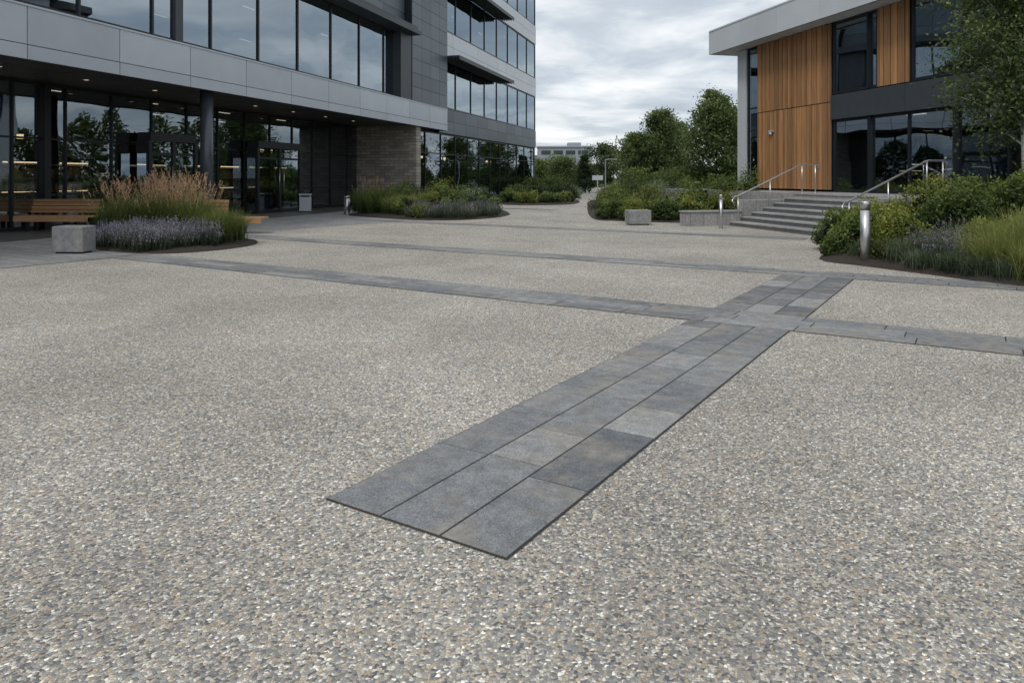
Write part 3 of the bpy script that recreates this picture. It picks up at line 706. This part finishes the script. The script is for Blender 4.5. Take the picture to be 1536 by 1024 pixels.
for i in range(7):
    f = .12 if i in (0, 5, 6) else 0
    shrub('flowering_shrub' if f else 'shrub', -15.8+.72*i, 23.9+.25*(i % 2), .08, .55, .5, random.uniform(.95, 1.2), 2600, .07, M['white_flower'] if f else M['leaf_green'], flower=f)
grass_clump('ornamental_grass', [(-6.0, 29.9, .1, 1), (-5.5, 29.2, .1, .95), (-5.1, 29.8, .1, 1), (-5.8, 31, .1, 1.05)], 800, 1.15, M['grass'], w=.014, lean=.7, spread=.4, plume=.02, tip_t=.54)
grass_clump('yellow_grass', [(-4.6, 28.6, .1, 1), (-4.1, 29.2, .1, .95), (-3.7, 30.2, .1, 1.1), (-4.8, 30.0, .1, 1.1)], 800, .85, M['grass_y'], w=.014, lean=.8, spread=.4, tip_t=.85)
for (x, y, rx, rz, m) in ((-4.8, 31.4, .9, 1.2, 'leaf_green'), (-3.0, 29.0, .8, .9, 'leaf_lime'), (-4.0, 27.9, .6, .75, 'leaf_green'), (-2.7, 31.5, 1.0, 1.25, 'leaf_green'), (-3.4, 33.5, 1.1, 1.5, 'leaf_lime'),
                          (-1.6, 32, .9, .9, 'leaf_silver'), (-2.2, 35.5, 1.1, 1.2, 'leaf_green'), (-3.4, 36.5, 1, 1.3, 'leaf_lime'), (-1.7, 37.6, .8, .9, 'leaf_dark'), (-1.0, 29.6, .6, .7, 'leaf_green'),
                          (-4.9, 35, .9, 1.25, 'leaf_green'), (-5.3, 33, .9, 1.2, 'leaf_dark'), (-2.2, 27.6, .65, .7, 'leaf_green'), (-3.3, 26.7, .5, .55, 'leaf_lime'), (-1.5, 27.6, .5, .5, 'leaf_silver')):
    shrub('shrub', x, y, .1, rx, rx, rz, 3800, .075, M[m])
lavender('lavender', [(-3.7+.40*i+random.uniform(-.15, .15), 26.9-.35*min(i, 2)+.36*max(0, i-4)+random.uniform(-.2, .2)+j*.65, .07, random.uniform(.9, 1.8)) for i in range(8) for j in range(3)], 230, .45, flower=.28)
for i in range(5): shrub('clipped_hedge', .6+.8*i, 45+1.1*i, .1, 1.0, 1.0, 1.15, 3000, .09, M['leaf_dark'], clumps=30)
for (x, y, rx, rz, m) in ((-.2, 42, .8, .8, 'leaf_green'), (.9, 41.2, .9, .7, 'leaf_lime'), (2.1, 41.6, .9, .65, 'leaf_green'), (3.1, 43, .8, .65, 'leaf_lime'), (0.2, 44, 1, 1.0, 'leaf_green')):
    shrub('shrub', x, y, .1, rx, rx, rz, 2600, .09, M[m])
for (x, y, rx, rz, m) in ((3.6, 26.2, .75, .75, 'leaf_green'), (4.3, 25.4, .7, .65, 'leaf_lime'), (4.0, 27.6, .9, .9, 'leaf_green'), (5.2, 25.3, .8, .8, 'leaf_green'), (6.1, 25.0, .7, .85, 'leaf_lime'), (5.2, 27.2, 1.0, 1.1, 'leaf_lime'),
                          (4.5, 30, 1.0, 1.0, 'leaf_green'), (6.4, 26.8, 1.0, 1.25, 'leaf_green'), (5.8, 29.5, 1.2, 1.35, 'leaf_silver'), (7.2, 28.6, 1.2, 1.6, 'leaf_green'), (7.4, 25.9, .8, 1.2, 'leaf_lime'),
                          (4.6, 33.5, 1.0, .95, 'leaf_lime'), (6.2, 33.5, 1.3, 1.6, 'leaf_green'), (7.8, 31.5, 1.1, 1.8, 'leaf_green'), (7.6, 35.5, 1.4, 1.9, 'leaf_dark'), (5.4, 38, 1.2, 1.3, 'leaf_green'), (6.8, 41, 1.3, 1.6, 'leaf_dark'),
                          (8.2, 27.4, .8, 1.6, 'leaf_green'), (5.9, 44, 1.1, 1.3, 'leaf_green')):
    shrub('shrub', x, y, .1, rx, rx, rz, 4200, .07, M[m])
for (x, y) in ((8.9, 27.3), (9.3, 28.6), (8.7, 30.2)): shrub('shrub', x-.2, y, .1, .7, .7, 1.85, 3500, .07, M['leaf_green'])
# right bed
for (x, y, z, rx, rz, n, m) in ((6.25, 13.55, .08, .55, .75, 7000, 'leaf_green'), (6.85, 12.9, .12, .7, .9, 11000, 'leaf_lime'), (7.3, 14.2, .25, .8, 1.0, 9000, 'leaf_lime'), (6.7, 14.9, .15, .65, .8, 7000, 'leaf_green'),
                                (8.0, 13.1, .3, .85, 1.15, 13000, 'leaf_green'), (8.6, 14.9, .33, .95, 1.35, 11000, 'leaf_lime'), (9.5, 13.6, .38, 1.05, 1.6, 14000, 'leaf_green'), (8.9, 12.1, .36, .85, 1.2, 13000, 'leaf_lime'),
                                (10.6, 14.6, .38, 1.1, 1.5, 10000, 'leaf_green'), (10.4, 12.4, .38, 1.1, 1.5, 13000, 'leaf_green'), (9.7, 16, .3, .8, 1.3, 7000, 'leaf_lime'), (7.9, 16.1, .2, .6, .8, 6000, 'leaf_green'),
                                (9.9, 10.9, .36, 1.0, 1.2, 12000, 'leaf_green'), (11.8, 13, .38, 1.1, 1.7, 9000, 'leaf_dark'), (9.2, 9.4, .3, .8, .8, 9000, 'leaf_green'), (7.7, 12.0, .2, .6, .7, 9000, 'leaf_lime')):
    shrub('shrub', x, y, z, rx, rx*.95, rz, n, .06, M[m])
grass_clump('yellow_grass', [(7.25, 10.9, .08, .95), (7.7, 10.7, .12, 1.15), (8.1, 11.3, .22, 1.2), (7.4, 10.25, .05, .85), (8.2, 10.4, .2, 1.2), (7.9, 9.75, .08, 1.1), (7.6, 11.5, .15, 1.0)], 1800, .78, M['grass_y'], w=.0075, lean=.9, spread=.36, tip_t=.85)
lavender('lavender', [(7.0, 11.9, .12, 1.2), (7.3, 12.1, .18, 1.3), (6.85, 11.6, .1, 1), (7.15, 11.5, .1, 1.0), (6.95, 12.2, .1, 1.1)], 380, .55, flower=.22)
grass_clump('green_grass_tuft', [(6.55, 12.25, .08, .8), (6.9, 12.1, .1, .9), (6.75, 11.2, .05, .6), (6.9, 10.85, .05, .6), (6.25, 12.9, .05, .7), (6.55, 11.7, .05, .6), (7.1, 10.5, .04, .6)], 1000, .62, M['leaf_silver'], w=.008, lean=.9, spread=.3)
# trees
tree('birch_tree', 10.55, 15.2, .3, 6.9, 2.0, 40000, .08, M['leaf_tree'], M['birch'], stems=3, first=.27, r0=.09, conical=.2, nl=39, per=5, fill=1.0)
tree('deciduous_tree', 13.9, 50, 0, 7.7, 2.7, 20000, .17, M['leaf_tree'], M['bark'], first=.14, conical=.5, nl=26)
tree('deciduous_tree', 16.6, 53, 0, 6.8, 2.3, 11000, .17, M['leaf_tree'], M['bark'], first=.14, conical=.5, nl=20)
tree('birch_tree', 11.9, 58, 0, 7.1, 2.4, 16000, .17, M['leaf_tree'], M['birch'], first=.18, conical=.45, nl=24)
tree('birch_tree', 14.2, 62, 0, 6.4, 2.2, 10000, .18, M['leaf_tree'], M['birch'], first=.18, conical=.4, nl=20)
tree('birch_tree', 10.0, 58, 0, 5.2, 1.8, 9000, .17, M['leaf_tree'], M['birch'], first=.18, conical=.45, nl=20)
tree('deciduous_tree', 11.0, 66, 0, 5.4, 2.2, 9000, .18, M['leaf_green'], M['bark'], first=.12, conical=.3, nl=18)
tree('deciduous_tree', 10.6, 84, 0, 5.4, 2.4, 8000, .2, M['leaf_dark'], M['bark'], first=.12, conical=.1, nl=18)
tree('deciduous_tree', 15.6, 80, 0, 5.8, 3.0, 9000, .22, M['leaf_tree'], M['bark'], first=.12, conical=.1, nl=18)
tree('conifer_tree', 7.2, 72, 0, 3.9, 1.3, 7000, .16, M['leaf_dark'], M['bark'], first=.08, conical=.9, nl=22)
tree('deciduous_tree', 6.0, 86, 0, 3.8, 2.0, 6000, .2, M['leaf_tree'], M['bark'], first=.12, conical=.1, nl=16)
tree('deciduous_tree', 3.4, 90, 0, 3.6, 2.2, 6000, .2, M['leaf_green'], M['bark'], first=.12, conical=.1, nl=16)
ch = []
for i in range(60):
    x = -60+i*3.4+random.uniform(-1, 1); y = 118+random.uniform(-6, 10)
    if x < 0 and i % 2: continue
    h = random.uniform(2.6, 4.2); n = 900
    P_ = unit(n)*R.uniform(.5, 1, (n, 1))*np.array([2.6, 2.6, h*.5])+np.array([x, y, h*.5])
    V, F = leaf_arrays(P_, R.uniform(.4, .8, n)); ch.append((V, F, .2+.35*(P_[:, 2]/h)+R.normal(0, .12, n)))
for i in range(11):
    x = 27+i*.9+random.uniform(-1, 1); y = 36+i*3.0; h = random.uniform(4.5, 9); n = 1500
    P_ = unit(n)*R.uniform(.4, 1, (n, 1))**.6*np.array([2.0, 2.0, h*.47]); P_[:, :2] *= (1.15-.5*(P_[:, 2:]/(h*.47)+1)/2*1.3)
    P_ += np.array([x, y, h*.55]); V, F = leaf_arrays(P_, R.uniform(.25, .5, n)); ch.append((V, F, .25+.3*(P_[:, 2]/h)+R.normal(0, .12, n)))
fol_obj('distant_tree_belt', ch, M['leaf_green'])
ch = []
for (x0, y0, x1, y1, h) in ((8.3, 52, 17, 50, 1.9), (9.6, 66, 20, 60, 1.8), (-2, 62, 4, 62, 1.3)):
    n = 9000; t = R.random(n); P_ = np.stack([x0+(x1-x0)*t+R.normal(0, .4, n), y0+(y1-y0)*t+R.normal(0, .5, n), h*R.random(n)**.7*(1+.18*np.sin(t*23))], 1)
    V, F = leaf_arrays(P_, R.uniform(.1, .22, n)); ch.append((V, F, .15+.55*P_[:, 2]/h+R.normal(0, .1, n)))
fol_obj('background_hedge', ch, M['leaf_green'])
# a few dropped leaves on the paving beside the beds
pts = []
for (cx, cy, sx, sy, n) in ((-6.6, 13.9, 1.3, .5, 40), (5.6, 11.9, .5, .9, 45), (6.4, 10.3, .4, .6, 25), (-2.5, 25, 1.6, .5, 30)):
    pts.append(np.stack([R.normal(cx, sx, n), R.normal(cy, sy, n), np.full(n, .014)], 1))
P_ = np.concatenate(pts); V, F = leaf_arrays(P_, R.uniform(.02, .04, len(P_)), ratio=.6); V[:, 2] = .0125+(V[:, 2]-.014)*.12+.004
fol_obj('fallen_leaves', [(V, F, R.random(len(F)))], M['dry_leaf'])

# ------------------------------------------------------------------ world
w = bpy.data.worlds.new('World'); sc.world = w; w.use_nodes = True; nt = w.node_tree
for n in list(nt.nodes): nt.nodes.remove(n)
out = N(nt, 'ShaderNodeOutputWorld'); bg = N(nt, 'ShaderNodeBackground', Strength=.15)
sky = N(nt, 'ShaderNodeTexSky'); sky.sky_type = 'NISHITA'; sky.sun_disc = False
SE, SR = math.radians(52), math.radians(215)
sky.sun_elevation = SE; sky.sun_rotation = SR
tc = N(nt, 'ShaderNodeTexCoord'); sp = N(nt, 'ShaderNodeSeparateXYZ'); L(nt, tc.outputs['Generated'], sp.inputs[0])
mz = N(nt, 'ShaderNodeMath', operation='MAXIMUM'); mz.inputs[1].default_value = 0; L(nt, sp.outputs[2], mz.inputs[0])
az = N(nt, 'ShaderNodeMath', operation='ADD'); az.inputs[1].default_value = .11; L(nt, mz.outputs[0], az.inputs[0])
dx = N(nt, 'ShaderNodeMath', operation='DIVIDE'); dy = N(nt, 'ShaderNodeMath', operation='DIVIDE')
L(nt, sp.outputs[0], dx.inputs[0]); L(nt, az.outputs[0], dx.inputs[1]); L(nt, sp.outputs[1], dy.inputs[0]); L(nt, az.outputs[0], dy.inputs[1])
cb = N(nt, 'ShaderNodeCombineXYZ'); L(nt, dx.outputs[0], cb.inputs[0]); L(nt, dy.outputs[0], cb.inputs[1])
cn = N(nt, 'ShaderNodeTexNoise', Scale=1.35, Detail=8.0, Roughness=.54, Distortion=.3); L(nt, cb.outputs[0], cn.inputs['Vector'])
cr = ramp(nt, [(.30, (3.2, 3.6, 4.15)), (.44, (4.2, 4.6, 5.05)), (.53, (5.5, 5.75, 6.0)), (.64, (6.9, 7.0, 7.1))]); L(nt, cn.outputs['Fac'], cr.inputs[0])
c = mixc(nt, .93, sky.outputs[0], cr.outputs[0])
L(nt, c, bg.inputs[0]); L(nt, bg.outputs[0], out.inputs[0])
sl = bpy.data.lights.new('sun', 'SUN'); sl.energy = 1.5; sl.angle = math.radians(14); sl.color = (1, .96, .9)
so = bpy.data.objects.new('sun', sl); COL.objects.link(so)
d = Vector((math.sin(SR)*math.cos(SE), math.cos(SR)*math.cos(SE), math.sin(SE)))
so.rotation_euler = d.to_track_quat('Z', 'Y').to_euler()

cam = bpy.data.cameras.new('camera'); co = bpy.data.objects.new('camera', cam); COL.objects.link(co)
co.location = (0, 0, 1.5); co.rotation_euler = (math.radians(90), 0, 0)
cam.sensor_width = 36; cam.lens = 25.78; cam.shift_y = -.160; cam.clip_end = 3000
sc.camera = co
sc.view_settings.view_transform = 'Standard'; sc.view_settings.look = 'None'; sc.view_settings.exposure = 0
